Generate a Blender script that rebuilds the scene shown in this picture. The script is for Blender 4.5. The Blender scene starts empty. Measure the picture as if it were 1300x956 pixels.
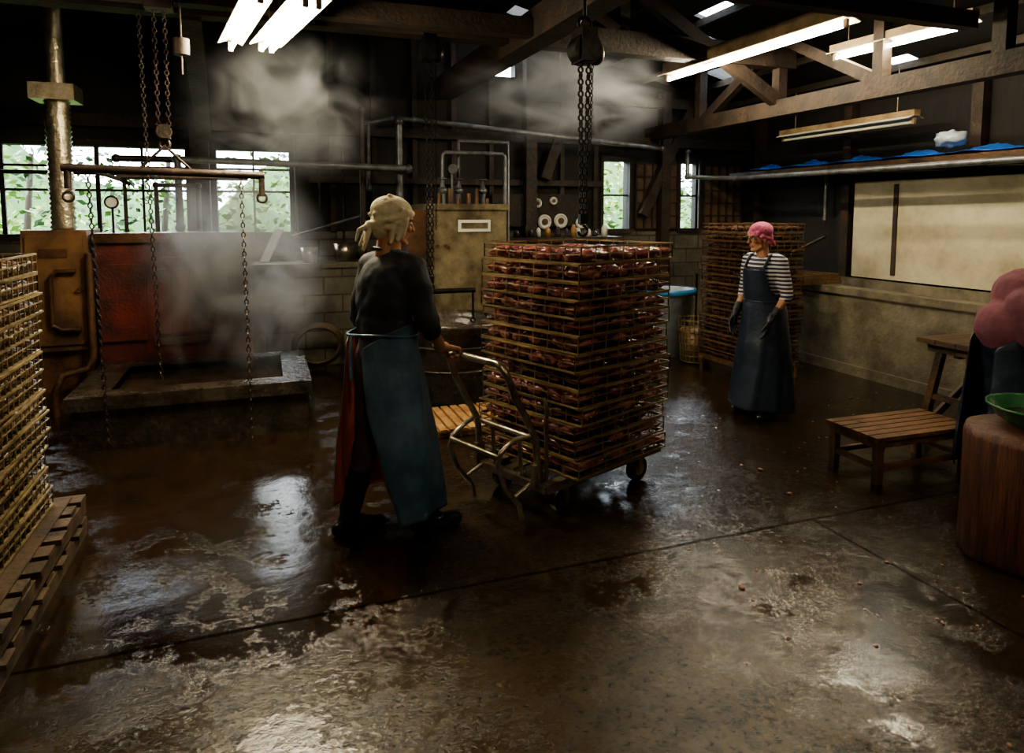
import bpy, math, random
import numpy as np
from mathutils import Vector, Matrix
random.seed(7)
V=Vector
scene=bpy.context.scene

# ------------------------------------------------------------------ materials
MATS={}
def M(name,c1,c2=None,rough=.6,rough2=None,metal=0,scale=6,bump=0,bscale=40,emis=None,estr=0,lo=.35,hi=.65,stretch=None,spec=.5):
    m=bpy.data.materials.new(name); m.use_nodes=True
    nt=m.node_tree; n=nt.nodes; L=nt.links
    b=n['Principled BSDF']
    b.inputs['Metallic'].default_value=metal
    b.inputs['Roughness'].default_value=rough
    b.inputs['Specular IOR Level'].default_value=spec
    if c2 is None: c2=tuple(x*.6 for x in c1)
    tc=n.new('ShaderNodeTexCoord'); mp=n.new('ShaderNodeMapping')
    L.new(tc.outputs['Object'],mp.inputs[0])
    if stretch: mp.inputs['Scale'].default_value=stretch
    no=n.new('ShaderNodeTexNoise'); no.inputs['Scale'].default_value=scale; no.inputs['Detail'].default_value=8
    no.inputs['Roughness'].default_value=.65
    L.new(mp.outputs[0],no.inputs['Vector'])
    cr=n.new('ShaderNodeValToRGB'); cr.color_ramp.elements[0].position=lo; cr.color_ramp.elements[1].position=hi
    cr.color_ramp.elements[0].color=(*c2,1); cr.color_ramp.elements[1].color=(*c1,1)
    L.new(no.outputs['Fac'],cr.inputs[0]); L.new(cr.outputs[0],b.inputs['Base Color'])
    if rough2 is not None:
        mr=n.new('ShaderNodeMapRange'); mr.inputs[1].default_value=lo; mr.inputs[2].default_value=hi
        mr.inputs[3].default_value=rough; mr.inputs[4].default_value=rough2
        L.new(no.outputs['Fac'],mr.inputs[0]); L.new(mr.outputs[0],b.inputs['Roughness'])
    if bump:
        n2=n.new('ShaderNodeTexNoise'); n2.inputs['Scale'].default_value=bscale; n2.inputs['Detail'].default_value=6
        L.new(mp.outputs[0],n2.inputs['Vector'])
        bp=n.new('ShaderNodeBump'); bp.inputs['Strength'].default_value=bump; bp.inputs['Distance'].default_value=.02
        L.new(n2.outputs['Fac'],bp.inputs['Height']); L.new(bp.outputs[0],b.inputs['Normal'])
    if emis:
        b.inputs['Emission Color'].default_value=(*emis,1); b.inputs['Emission Strength'].default_value=estr
    MATS[name]=m
    return m

M('dark_wood',(.040,.025,.014),(.010,.007,.004),rough=.7,scale=5,bump=.4,stretch=(3,3,3))
M('beam_wood',(.048,.026,.014),(.011,.007,.004),rough=.65,scale=5,bump=.5,bscale=25)
M('table_wood',(.13,.07,.035),(.035,.02,.012),rough=.5,scale=5,bump=.5,bscale=25)
M('dark_boards',(.016,.011,.007),(.005,.004,.003),rough=.7,scale=4,bump=.4,stretch=(9,9,.7))
M('roof_dark',(.009,.007,.005),(.004,.003,.002),rough=.7,scale=4,bump=.3)
M('bench_wood',(.22,.105,.045),(.06,.028,.014),rough=.3,rough2=.55,scale=7,bump=.4,bscale=30)
M('pale_wood',(.42,.24,.09),(.2,.09,.035),rough=.55,scale=8,bump=.3)
M('stump_wood',(.14,.05,.024),(.04,.015,.009),rough=.45,scale=6,bump=.7,bscale=14,stretch=(5,5,.5))
M('pallet_wood',(.10,.062,.030),(.03,.018,.010),rough=.6,scale=8,bump=.3)
M('concrete',(.20,.17,.115),(.065,.052,.033),rough=.7,scale=3,bump=.4,bscale=30)
M('wet_concrete',(.06,.046,.033),(.016,.012,.009),rough=.10,rough2=.35,scale=4,bump=.5,bscale=25)
M('white_panel',(.52,.46,.32),(.31,.26,.16),rough=.55,scale=2.2,bump=.05,lo=.3,hi=.6)
M('rust_metal',(.17,.08,.036),(.045,.025,.015),rough=.5,metal=.4,scale=6,bump=.3)
M('red_furnace',(.17,.028,.019),(.03,.011,.009),rough=.5,scale=3,bump=.3)
M('boiler_metal',(.27,.22,.13),(.07,.048,.026),rough=.45,metal=.35,scale=4,bump=.2)
M('cabinet_metal',(.27,.14,.06),(.075,.038,.02),rough=.5,metal=.2,scale=3,bump=.15)
M('pipe_grey',(.20,.21,.22),(.08,.075,.07),rough=.4,metal=.5,scale=9)
M('pipe_dark',(.07,.05,.04),(.025,.017,.013),rough=.5,metal=.6,scale=9,bump=.2)
M('steel',(.5,.46,.38),(.2,.15,.1),rough=.3,metal=.9,scale=8)
M('cart_metal',(.45,.40,.31),(.17,.12,.075),rough=.28,metal=.8,scale=8,bump=.1)
M('duct_foil',(.62,.55,.4),(.35,.28,.18),rough=.3,metal=.9,scale=9,bump=.5,bscale=25)
M('chain_iron',(.04,.036,.032),(.016,.013,.011),rough=.4,metal=.8,scale=20)
M('wire_brass',(.40,.29,.15),(.13,.08,.04),rough=.36,metal=.6,scale=7)
M('wire_gold',(.40,.31,.165),(.13,.09,.042),rough=.4,metal=.5,scale=9)
M('wire_rust',(.26,.16,.085),(.09,.05,.028),rough=.45,metal=.5,scale=9)
M('fish',(.40,.13,.115),(.065,.020,.019),rough=.22,scale=13,bump=.5,bscale=35,lo=.36,hi=.66)
M('fish_dark',(.13,.06,.035),(.04,.02,.013),rough=.4,scale=12,bump=.4,bscale=35)
M('fish_amber',(.24,.15,.08),(.08,.045,.025),rough=.35,scale=11,bump=.3,bscale=35)
M('rubber',(.02,.02,.02),(.01,.01,.01),rough=.35)
M('shirt_black',(.030,.030,.031),(.015,.015,.016),rough=.75,bump=.7,bscale=7)
M('apron_blue',(.095,.165,.225),(.030,.062,.098),rough=.30,rough2=.5,scale=4,bump=.6,bscale=7)
M('apron_lining',(.85,.24,.09),(.55,.13,.055),rough=.5,scale=5,bump=.4,bscale=10)
M('apron_navy',(.026,.036,.056),(.011,.017,.028),rough=.33,scale=5,bump=.6,bscale=8)
M('towel_white',(.80,.70,.48),(.52,.43,.27),rough=.9,scale=6,bump=.7,bscale=16)
M('scarf_pink',(.72,.20,.33),(.48,.10,.20),rough=.85,scale=12,bump=.9,bscale=22)
M('shirt_dusty',(.20,.062,.082),(.11,.034,.046),rough=.85,scale=4,bump=.5,bscale=9)
M('skin',(.50,.25,.14),(.38,.18,.10),rough=.5,scale=5)
M('lips',(.36,.12,.09),(.3,.1,.08),rough=.5)
M('glove',(.03,.035,.045),(.015,.018,.024),rough=.4)
M('boot',(.020,.019,.018),(.010,.010,.010),rough=.2)
M('trouser',(.075,.052,.045),(.035,.026,.024),rough=.7,bump=.4,bscale=10)
M('eye_white',(.75,.72,.68),(.7,.68,.64),rough=.3)
M('eye_dark',(.02,.012,.01),(.01,.01,.01),rough=.2)
M('hair',(.03,.025,.02),(.012,.01,.01),rough=.6)
M('tub_blue',(.05,.22,.45),(.03,.14,.3),rough=.4)
M('tub_white',(.40,.45,.46),(.2,.23,.23),rough=.4)
M('bowl_green',(.05,.17,.07),(.022,.085,.035),rough=.25)
M('tarp_blue',(.03,.16,.60),(.015,.08,.36),rough=.4,bump=.8,bscale=14)
M('plastic_white',(.7,.75,.78),(.5,.55,.58),rough=.3,bump=.6,bscale=20)
M('lamp_body',(.34,.24,.13),(.16,.10,.05),rough=.5,scale=5)
M('lamp_reflector',(.75,.68,.5),(.55,.47,.32),rough=.4)
M('water_dark',(.05,.035,.022),(.02,.014,.009),rough=.04,bump=.15,bscale=8)
M('leaf_green',(.15,.28,.030),(.050,.13,.016),rough=.5,scale=1.5)
M('leaf_yellow',(.31,.36,.06),(.16,.24,.035),rough=.5,scale=1.5)
M('leaf_dark',(.03,.085,.012),(.010,.035,.006),rough=.5,scale=1.5)
M('hill_green',(.06,.12,.028),(.02,.055,.012),rough=.9,scale=1.2)
M('trunk',(.05,.035,.02),rough=.8)
M('paper_brown',(.12,.07,.035),(.05,.028,.014),rough=.7,scale=4)
M('label_white',(.7,.68,.6),(.6,.58,.5),rough=.5)
M('scrap',(.32,.17,.11),(.16,.08,.05),rough=.4)
M('hose',(.10,.07,.035),(.05,.03,.02),rough=.4)
M('glass_dark',(.05,.05,.05),(.03,.03,.03),rough=.1)
M('tube_on',(1,1,1),(1,1,1),rough=.5,emis=(1,.90,.66),estr=240)
M('tube_unseen',(1,1,1),(1,1,1),rough=.5,emis=(1,.88,.66),estr=70)
M('tube_off',(.7,.65,.5),(.6,.55,.4),rough=.3)

def block_mat():
    m=M('block_wall',(.18,.155,.115),(.07,.058,.042),rough=.7,scale=3,bump=0)
    nt=m.node_tree;n=nt.nodes;L=nt.links;b=n['Principled BSDF']
    tc=n.new('ShaderNodeTexCoord');s=n.new('ShaderNodeSeparateXYZ');c=n.new('ShaderNodeCombineXYZ')
    L.new(tc.outputs['Object'],s.inputs[0]);L.new(s.outputs[0],c.inputs[0]);L.new(s.outputs[2],c.inputs[1])
    br=n.new('ShaderNodeTexBrick');br.inputs['Scale'].default_value=1
    br.inputs['Brick Width'].default_value=.39;br.inputs['Row Height'].default_value=.19
    br.inputs['Mortar Size'].default_value=.010
    br.inputs['Color1'].default_value=(1,1,1,1);br.inputs['Color2'].default_value=(.7,.7,.7,1);br.inputs['Mortar'].default_value=(.35,.33,.3,1)
    L.new(c.outputs[0],br.inputs['Vector'])
    mix=n.new('ShaderNodeMix');mix.data_type='RGBA';mix.blend_type='MULTIPLY';mix.inputs[0].default_value=1
    cr=[x for x in n if x.type=='VALTORGB'][0]
    L.new(cr.outputs[0],mix.inputs[6]);L.new(br.outputs['Color'],mix.inputs[7]);L.new(mix.outputs[2],b.inputs['Base Color'])
    bp=n.new('ShaderNodeBump');bp.inputs['Strength'].default_value=.5;bp.inputs['Distance'].default_value=.01;bp.invert=True
    L.new(br.outputs['Fac'],bp.inputs['Height']);L.new(bp.outputs[0],b.inputs['Normal'])
block_mat()
def stripe_mat():
    m=bpy.data.materials.new('shirt_stripe');m.use_nodes=True;nt=m.node_tree;n=nt.nodes;L=nt.links;b=n['Principled BSDF']
    b.inputs['Roughness'].default_value=.8
    tc=n.new('ShaderNodeTexCoord');s=n.new('ShaderNodeSeparateXYZ');L.new(tc.outputs['Object'],s.inputs[0])
    mu=n.new('ShaderNodeMath');mu.operation='MULTIPLY';mu.inputs[1].default_value=30
    L.new(s.outputs[2],mu.inputs[0])
    fr=n.new('ShaderNodeMath');fr.operation='FRACT';L.new(mu.outputs[0],fr.inputs[0])
    gt=n.new('ShaderNodeMath');gt.operation='GREATER_THAN';gt.inputs[1].default_value=.55;L.new(fr.outputs[0],gt.inputs[0])
    mix=n.new('ShaderNodeMix');mix.data_type='RGBA';mix.inputs[6].default_value=(.02,.024,.06,1);mix.inputs[7].default_value=(.55,.50,.47,1)
    L.new(gt.outputs[0],mix.inputs[0]);L.new(mix.outputs[2],b.inputs['Base Color'])
    MATS['shirt_stripe']=m
stripe_mat()
def floor_mat():
    m=bpy.data.materials.new('wet_floor');m.use_nodes=True;nt=m.node_tree;n=nt.nodes;L=nt.links;b=n['Principled BSDF']
    tc=n.new('ShaderNodeTexCoord')
    def noise(sc,det=6,ro=.6):
        x=n.new('ShaderNodeTexNoise');x.inputs['Scale'].default_value=sc;x.inputs['Detail'].default_value=det;x.inputs['Roughness'].default_value=ro
        L.new(tc.outputs['Object'],x.inputs['Vector']);return x.outputs[0]
    def mth(op,a,bv=None,clamp=False):
        x=n.new('ShaderNodeMath');x.operation=op;x.use_clamp=clamp
        for i,v in enumerate((a,bv)):
            if v is None: continue
            if hasattr(v,'is_linked'): L.new(v,x.inputs[i])
            else: x.inputs[i].default_value=v
        return x.outputs[0]
    def mr(v,a,b_,c,d):
        x=n.new('ShaderNodeMapRange')
        L.new(v,x.inputs[0])
        for i,k in enumerate((a,b_,c,d)): x.inputs[i+1].default_value=k
        return x.outputs[0]
    big=noise(.9,5,.6); mid=noise(5,8,.65); fine=noise(80,4,.6); grit=noise(34,5,.7); wav=noise(5,2,.5)
    sep=n.new('ShaderNodeSeparateXYZ');L.new(tc.outputs['Object'],sep.inputs[0])
    X,Y=sep.outputs[0],sep.outputs[1]
    south=mr(mth('ADD',Y,mth('MULTIPLY',mth('SUBTRACT',mid,.5),.9)),2.75,2.3,0,1)
    west=mr(X,1.4,.2,0,1)
    dry=mth('MULTIPLY',south,west,True)
    mixn=mth('ADD',mth('ADD',mth('MULTIPLY',big,.40),mth('MULTIPLY',mid,.38)),mth('MULTIPLY',grit,.22))
    westb=mth('MULTIPLY',mr(X,1.6,.7,0,.085),mr(Y,2.3,2.75,0,1))
    eastb=mr(X,1.4,2.2,0,.03)
    pud=mr(mth('ADD',mixn,mth('ADD',westb,eastb)),.49,.56,0,1)
    pud=mth('MULTIPLY',pud,mth('SUBTRACT',1.0,mth('MULTIPLY',dry,.45)),True)
    cr=n.new('ShaderNodeValToRGB');e=cr.color_ramp.elements
    e[0].position=.36;e[0].color=(.010,.006,.003,1);e[1].position=.68;e[1].color=(.062,.037,.017,1)
    L.new(mth('ADD',mth('MULTIPLY',mid,.5),mth('MULTIPLY',grit,.5)),cr.inputs[0])
    mixw=n.new('ShaderNodeMix');mixw.data_type='RGBA';mixw.blend_type='MULTIPLY'
    L.new(mr(pud,0,1,0,.6),mixw.inputs[0]);L.new(cr.outputs[0],mixw.inputs[6]);mixw.inputs[7].default_value=(.42,.36,.29,1)
    mixd=n.new('ShaderNodeMix');mixd.data_type='RGBA'
    L.new(mth('MULTIPLY',dry,mr(mid,.4,.6,.05,.40)),mixd.inputs[0]);L.new(mixw.outputs[2],mixd.inputs[6]);mixd.inputs[7].default_value=(.062,.046,.029,1)
    j1=mth('LESS_THAN',mth('ABSOLUTE',mth('SUBTRACT',mth('ADD',Y,mth('MULTIPLY',mid,.03)),2.77)),.010)
    j2=mth('LESS_THAN',mth('ABSOLUTE',mth('SUBTRACT',mth('ADD',X,mth('MULTIPLY',mid,.03)),2.72)),.009)
    j=mth('MAXIMUM',j1,mth('MULTIPLY',j2,mth('LESS_THAN',Y,2.77)))
    mixj=n.new('ShaderNodeMix');mixj.data_type='RGBA'
    L.new(mth('MULTIPLY',j,.85),mixj.inputs[0]);L.new(mixd.outputs[2],mixj.inputs[6]);mixj.inputs[7].default_value=(.006,.004,.002,1)
    L.new(mixj.outputs[2],b.inputs['Base Color'])
    r=mr(pud,0,1,.15,.035); r=mth('ADD',r,mth('MULTIPLY',dry,.05))
    L.new(r,b.inputs['Roughness'])
    L.new(mth('MULTIPLY',mr(pud,0,1,.40,1.0),mth('SUBTRACT',1.0,mth('MULTIPLY',j,.8))),b.inputs['Specular IOR Level'])
    h=mth('ADD',mth('MULTIPLY',fine,.35),mth('MULTIPLY',grit,.75))
    h=mth('ADD',h,mth('MULTIPLY',mid,.4))
    westm=mr(X,1.2,2.4,.16,.34)
    h1=mth('MULTIPLY',h,mth('ADD',mth('MULTIPLY',pud,westm),mth('SUBTRACT',1.0,pud))); h2=mth('MULTIPLY',wav,mr(pud,0,1,.3,.6))
    bp=n.new('ShaderNodeBump');bp.inputs['Distance'].default_value=.0055;bp.inputs['Strength'].default_value=1
    L.new(mth('ADD',h1,h2),bp.inputs['Height']);L.new(bp.outputs[0],b.inputs['Normal'])
    MATS['wet_floor']=m
floor_mat()

# ------------------------------------------------------------------ mesh builder
class MB:
    def __init__(s): s.v=[];s.f=[];s.m=[];s.sm=[]
    def add(s,vs,fs,mi=0,smooth=False):
        o=len(s.v); s.v.extend([tuple(x) for x in vs])
        for f in fs: s.f.append(tuple(i+o for i in f)); s.m.append(mi); s.sm.append(smooth)
    def box(s,c,d,mi=0,R=None):
        c=V(c);vs=[]
        for x in(-.5,.5):
            for y in(-.5,.5):
                for z in(-.5,.5):
                    p=V((x*d[0],y*d[1],z*d[2]))
                    if R: p=R@p
                    vs.append(c+p)
        s.add(vs,[(0,1,3,2),(4,6,7,5),(0,4,5,1),(2,3,7,6),(0,2,6,4),(1,5,7,3)],mi)
    def bb(s,lo,hi,mi=0):
        s.box([(a+b)/2 for a,b in zip(lo,hi)],[b-a for a,b in zip(lo,hi)],mi)
    def beam(s,a,b,w,h,mi=0):
        a=V(a);b=V(b);d=(b-a);L=d.length;d.normalize()
        up=V((0,0,1)) if abs(d.z)<.98 else V((0,1,0))
        x=d.cross(up).normalized();u=x.cross(d)
        R=Matrix((x,d,u)).transposed()
        s.box((a+b)/2,(w,L,h),mi,R)
    def cyl(s,a,b,ra,rb=None,mi=0,n=12,caps=True,smooth=True):
        if rb is None: rb=ra
        a=V(a);b=V(b);d=(b-a).normalized()
        up=V((0,0,1)) if abs(d.z)<.9 else V((1,0,0))
        x=d.cross(up).normalized();y=d.cross(x)
        vs=[];fs=[]
        for c,r in((a,ra),(b,rb)):
            for i in range(n):
                t=2*math.pi*i/n+math.pi/n
                vs.append(c+(x*math.cos(t)+y*math.sin(t))*r)
        for i in range(n):
            j=(i+1)%n; fs.append((i,j,n+j,n+i))
        s.add(vs,fs,mi,smooth and n>4)
        if caps: s.add(vs,[tuple(range(n))[::-1],tuple(range(n,2*n))],mi,False)
    def ell(s,c,r,mi=0,n=16,m=10,R=None,fn=None):
        if isinstance(r,(int,float)): r=(r,r,r)
        c=V(c);vs=[];fs=[]
        def P(x,y,z):
            p=V((x*r[0],y*r[1],z*r[2]))
            if fn: p=fn(p)
            if R: p=R@p
            return c+p
        vs.append(P(0,0,-1))
        for k in range(1,m):
            ph=-math.pi/2+math.pi*k/m
            for i in range(n):
                t=2*math.pi*i/n
                vs.append(P(math.cos(ph)*math.cos(t),math.cos(ph)*math.sin(t),math.sin(ph)))
        vs.append(P(0,0,1));last=len(vs)-1
        for i in range(n):
            j=(i+1)%n
            fs.append((0,1+j,1+i));fs.append((last,1+(m-2)*n+i,1+(m-2)*n+j))
            for k in range(m-2):
                a=1+k*n;fs.append((a+i,a+j,a+n+j,a+n+i))
        s.add(vs,fs,mi,True)
    def cap(s,a,b,ra,rb,mi=0,n=14):
        if (V(a)-V(b)).length>1e-5: s.cyl(a,b,ra,rb,mi,n)
        s.ell(a,ra,mi,n,8);s.ell(b,rb,mi,n,8)
    def tube(s,pts,r,mi=0,n=8,closed=False):
        pts=[V(p) for p in pts];N=len(pts);vs=[];fs=[]
        px=None
        for i,p in enumerate(pts):
            if closed: d=(pts[(i+1)%N]-pts[i-1]).normalized()
            elif i==0:d=(pts[1]-p).normalized()
            elif i==N-1:d=(p-pts[i-1]).normalized()
            else:d=((pts[i+1]-p).normalized()+(p-pts[i-1]).normalized()).normalized()
            if px is None:
                up=V((0,0,1)) if abs(d.z)<.9 else V((1,0,0));px=d.cross(up).normalized()
            else: px=(px-d*px.dot(d)).normalized()
            y=d.cross(px)
            k=1.0
            if 0<i<N-1 or closed:
                q=(pts[(i+1)%N]-p).normalized().dot(d); k=1/max(q,.6)
            for j in range(n):
                t=2*math.pi*j/n+math.pi/n; vs.append(p+(px*math.cos(t)+y*math.sin(t))*r*(1+ (k-1)*.5))
        for i in range(N if closed else N-1):
            a=i*n;b2=((i+1)%N)*n
            for j in range(n):
                k=(j+1)%n;fs.append((a+j,a+k,b2+k,b2+j))
        s.add(vs,fs,mi,n>4)
        if not closed: s.add(vs,[tuple(range(n))[::-1],tuple(range((N-1)*n,N*n))],mi)
    def ring(s,c,R,r,axis=(0,0,1),mi=0,N=24,n=8):
        ax=V(axis).normalized();up=V((0,0,1)) if abs(ax.z)<.9 else V((1,0,0))
        x=ax.cross(up).normalized();y=ax.cross(x);c=V(c)
        s.tube([c+(x*math.cos(2*math.pi*i/N)+y*math.sin(2*math.pi*i/N))*R for i in range(N)],r,mi,n,True)
    def lathe(s,c,prof,mi=0,n=28,wob=0):
        c=V(c);vs=[];fs=[]
        for r,z in prof:
            for i in range(n):
                t=2*math.pi*i/n;q=1+wob*(math.sin(t*3+1)+.6*math.sin(t*7)+.5*math.sin(t*17+z*3))
                vs.append(c+V((r*q*math.cos(t),r*q*math.sin(t),z)))
        for k in range(len(prof)-1):
            for i in range(n):
                j=(i+1)%n;fs.append((k*n+i,k*n+j,(k+1)*n+j,(k+1)*n+i))
        s.add(vs,fs,mi,True)
    def chain(s,a,b,ll=.045,r=.005,mi=0,w=.012):
        a=V(a);b=V(b);d=b-a;L=d.length;d.normalize();step=ll*.72;N=int(L/step)
        up=V((0,0,1)) if abs(d.z)<.9 else V((1,0,0));x=d.cross(up).normalized();y=d.cross(x)
        for i in range(N+1):
            c=a+d*(i*step);u=x if i%2 else y
            pts=[]
            for k in range(8):
                t=2*math.pi*k/8+.39;pts.append(c+d*(math.cos(t)*(ll/2-r))+u*(math.sin(t)*w))
            s.tube(pts,r,mi,4,True)
    def mesh(s,name,mats):
        me=bpy.data.meshes.new(name);me.from_pydata(s.v,[],s.f)
        for k in mats: me.materials.append(MATS[k])
        me.polygons.foreach_set('material_index',s.m);me.polygons.foreach_set('use_smooth',s.sm)
        me.update();return me
    def obj(s,name,mats,parent=None,loc=None):
        me=s.mesh(name,mats);o=bpy.data.objects.new(name,me)
        scene.collection.objects.link(o)
        if parent:o.parent=parent
        return o
def inst(name,me,parent,loc=(0,0,0),rz=0):
    o=bpy.data.objects.new(name,me);scene.collection.objects.link(o);o.parent=parent;o.location=loc;o.rotation_euler=(0,0,rz);return o
def empty(name,loc=(0,0,0),rz=0,sc=1):
    o=bpy.data.objects.new(name,None);scene.collection.objects.link(o);o.location=loc;o.rotation_euler=(0,0,rz);o.scale=(sc,)*3
    o.empty_display_size=.1;return o
def arc(c,r,a0,a1,u,v,n=6):
    c=V(c);u=V(u);v=V(v)
    return [c+u*(r*math.cos(a0+(a1-a0)*i/n))+v*(r*math.sin(a0+(a1-a0)*i/n)) for i in range(n+1)]

def slab(mb,O,U,W,N,ul,wl,th,holes=(),mi=0):
    O=V(O);U=V(U).normalized();W=V(W).normalized();N=V(N).normalized()
    us=sorted({0,ul}|{x for h in holes for x in h[:2]});ws=sorted({0,wl}|{x for h in holes for x in h[2:]})
    R=Matrix((U,W,N)).transposed()
    for i in range(len(us)-1):
        for j in range(len(ws)-1):
            cu=(us[i]+us[i+1])/2;cw=(ws[j]+ws[j+1])/2
            if any(h[0]<cu<h[1] and h[2]<cw<h[3] for h in holes):continue
            mb.box(O+U*cu+W*cw+N*th/2,(us[i+1]-us[i],ws[j+1]-ws[j],th),mi,R)

# ------------------------------------------------------------------ room shell
XL,XR,YF,YB=-3.5,6.4,-2.5,8.0
EAVE,RIDGE,RX=3.0,4.2,1.5
def roofz(x): return RIDGE-abs(x-RX)*(RIDGE-EAVE)/((XR-RX) if x>RX else (RX-XL))
mb=MB();mb.bb((XL-.2,YF-.2,-.15),(XR+.2,YB+.2,0));mb.obj('floor',['wet_floor'])
wins=[(-3.2,-.75),(-.45,.29),(4.17,4.55),(5.34,5.63)]
mb=MB()
mb.bb((XL,YB,0),(XR,YB+.15,1.42),0)
slab(mb,(XL,YB,1.42),(1,0,0),(0,0,1),(0,1,0),XR-XL,EAVE-1.42,.15,[(a-XL,b-XL,0,.88) for a,b in wins],1)
slab(mb,(XL,YB,EAVE),(1,0,0),(0,0,1),(0,1,0),XR-XL,1.25,.15,[(2.55-XL,2.95-XL,.28,.44)],1)
mb.obj('wall_back',['block_wall','dark_boards'])
mb=MB();mb.bb((XR,YF,0),(XR+.15,YB+.15,EAVE+.1),0);mb.obj('wall_right',['dark_boards'])
mb=MB();mb.bb((XL-.15,YF,0),(XL,YB+.15,EAVE+.1),0);mb.obj('wall_left',['dark_boards'])
mb=MB();mb.bb((XL,YF-.15,0),(XR,YF,4.25),0);mb.obj('wall_front',['dark_boards'])
mb=MB()
dR=V((XR+.3-RX,0,-(RIDGE-EAVE)*(XR+.3-RX)/(XR-RX)))
slR=math.hypot(XR-RX,RIDGE-EAVE)/(XR-RX)
def rh(cx,cy,w,l):
    u=(cx-RX)*slR;return (u-w/2,u+w/2,cy-l/2-(YF-.2),cy+l/2-(YF-.2))
sky=[(2.85,7.42,.34,.30),(4.17,5.66,.22,.5),(4.45,6.45,.2,.5),(5.95,5.15,.25,.35),(5.25,6.9,.35,.5)]
slab(mb,(RX,YF-.2,RIDGE),dR,(0,1,0),(0,0,1),dR.length,YB-YF+.5,.04,[rh(*s_) for s_ in sky],0)
dL=V((XL-.3-RX,0,-(RIDGE-EAVE)*(RX-XL+.3)/(RX-XL)))
slab(mb,(RX,YF-.2,RIDGE),dL,(0,1,0),(0,0,1),dL.length,YB-YF+.5,.04,[],0)
for k in range(9):
    x=RX+.25+k*.6; z=roofz(x)-.05
    if x<XR: mb.beam((x,YF,z),(x,YB,z),.06,.07,1)
for k in range(9):
    x=RX-.25-k*.58; z=roofz(x)-.05
    if x>XL: mb.beam((x,YF,z),(x,YB,z),.06,.07,1)
mb.obj('ceiling',['roof_dark','dark_wood'])
for i,(a,b) in enumerate(wins):
    mb=MB();y=YB+.03
    mb.bb((a-.04,YB-.03,1.36),(b+.04,YB+.16,1.42));mb.bb((a-.04,YB-.03,2.30),(b+.04,YB+.05,2.36))
    mb.bb((a-.04,YB-.03,1.42),(a,YB+.05,2.30));mb.bb((b,YB-.03,1.42),(b+.04,YB+.05,2.30))
    n=max(1,round((b-a)/.38))
    for k in range(1,n):
        x=a+(b-a)*k/n; w=.022 if k%2 else .04
        mb.bb((x-w/2,y-.015,1.42),(x+w/2,y+.015,2.30))
    for z in((1.86,2.1) if i<2 else (1.86,)): mb.bb((a,y-.012,z-.012),(b,y+.012,z+.012))
    mb.obj('window_%d'%(i+1),['dark_wood'])
for i,(a,b) in enumerate([(4.64,5.28),(5.70,6.32)]):
    mb=MB();mb.bb((a,YB-.03,1.42),(b,YB-.002,2.28),1)
    for k in range(6):
        x=a+(b-a)*k/5;mb.bb((x-.012,YB-.055,1.42),(x+.012,YB-.03,2.28),0)
    for k in range(6):
        z=1.42+.86*k/5;mb.bb((a,YB-.05,z-.01),(b,YB-.03,z+.01),0)
    mb.obj('lattice_screen',['dark_wood','paper_brown'])
mb=MB()
B=lambda a,b,w=.14,h=.18:mb.beam(a,b,w,h,0)
B((2.05,YB,3.08),(2.2,-2.4,3.08),.2,.24)
B((4.85,YB,2.66),(4.9,-1,2.66),.14,.16)
B((XL,5.6,3.15),(5.0,5.6,3.15),.16,.2)
B((XL,2.0,3.15),(5.0,2.0,3.15),.16,.2)
B((XL,5.05,3.05),(2.1,5.05,3.05),.12,.14)
B((1.0,3.66,3.02),(4.9,3.66,3.02),.1,.12)
for y in(3.4,4.4,5.6,6.9): B((4.87,y,2.7),(4.87,y,3.35),.1,.1)
B((3.1,5.6,3.2),(3.1,5.6,3.75),.1,.1);B((3.1,5.6,3.22),(1.6,5.6,4.0),.1,.1)
B((4.87,4.4,2.72),(4.87,5.5,3.3),.08,.1);B((4.87,6.8,2.72),(4.87,5.7,3.3),.08,.1)
B((4.87,5.6,2.72),(3.3,5.6,3.6),.09,.12)
B((-.60,YB-.1,0),(-.60,YB-.1,3.6),.18,.16)
B((3.30,YB-.1,2.05),(3.82,YB-.1,3.5),.13,.13)
B((4.70,YB-.1,1.6),(5.45,YB-.1,3.1),.12,.12)
B((5.02,YB-.1,0),(5.02,YB-.1,3.2),.13,.13)
B((3.1,YB-.12,0),(3.1,YB-.12,3.7),.14,.14)
B((XL,YB-.08,2.55),(XR,YB-.08,2.55),.1,.12)
for k in range(9):
    x=.75+k*.47
    if abs(x-3.1)>.15 and not 4.1<x<4.62: B((x,YB-.03,1.42),(x,YB-.03,3.7),.06,.05)
B((.5,YB-.06,2.0),(4.1,YB-.06,2.0),.05,.07)
B((-.45,5.6,3.1),(-.55,YB-.1,2.45),.14,.16)
B((3.1,YB-.12,3.05),(6.2,YB-.12,3.05),.1,.12)
B((XR-.06,YF,2.95),(XR-.06,YB,2.95),.1,.14)
for y in(1.0,3.0,4.6,6.1,7.6): B((XR-.06,y,0),(XR-.06,y,2.95),.11,.11)
mb.obj('timber_roof_frame',['beam_wood'])

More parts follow.
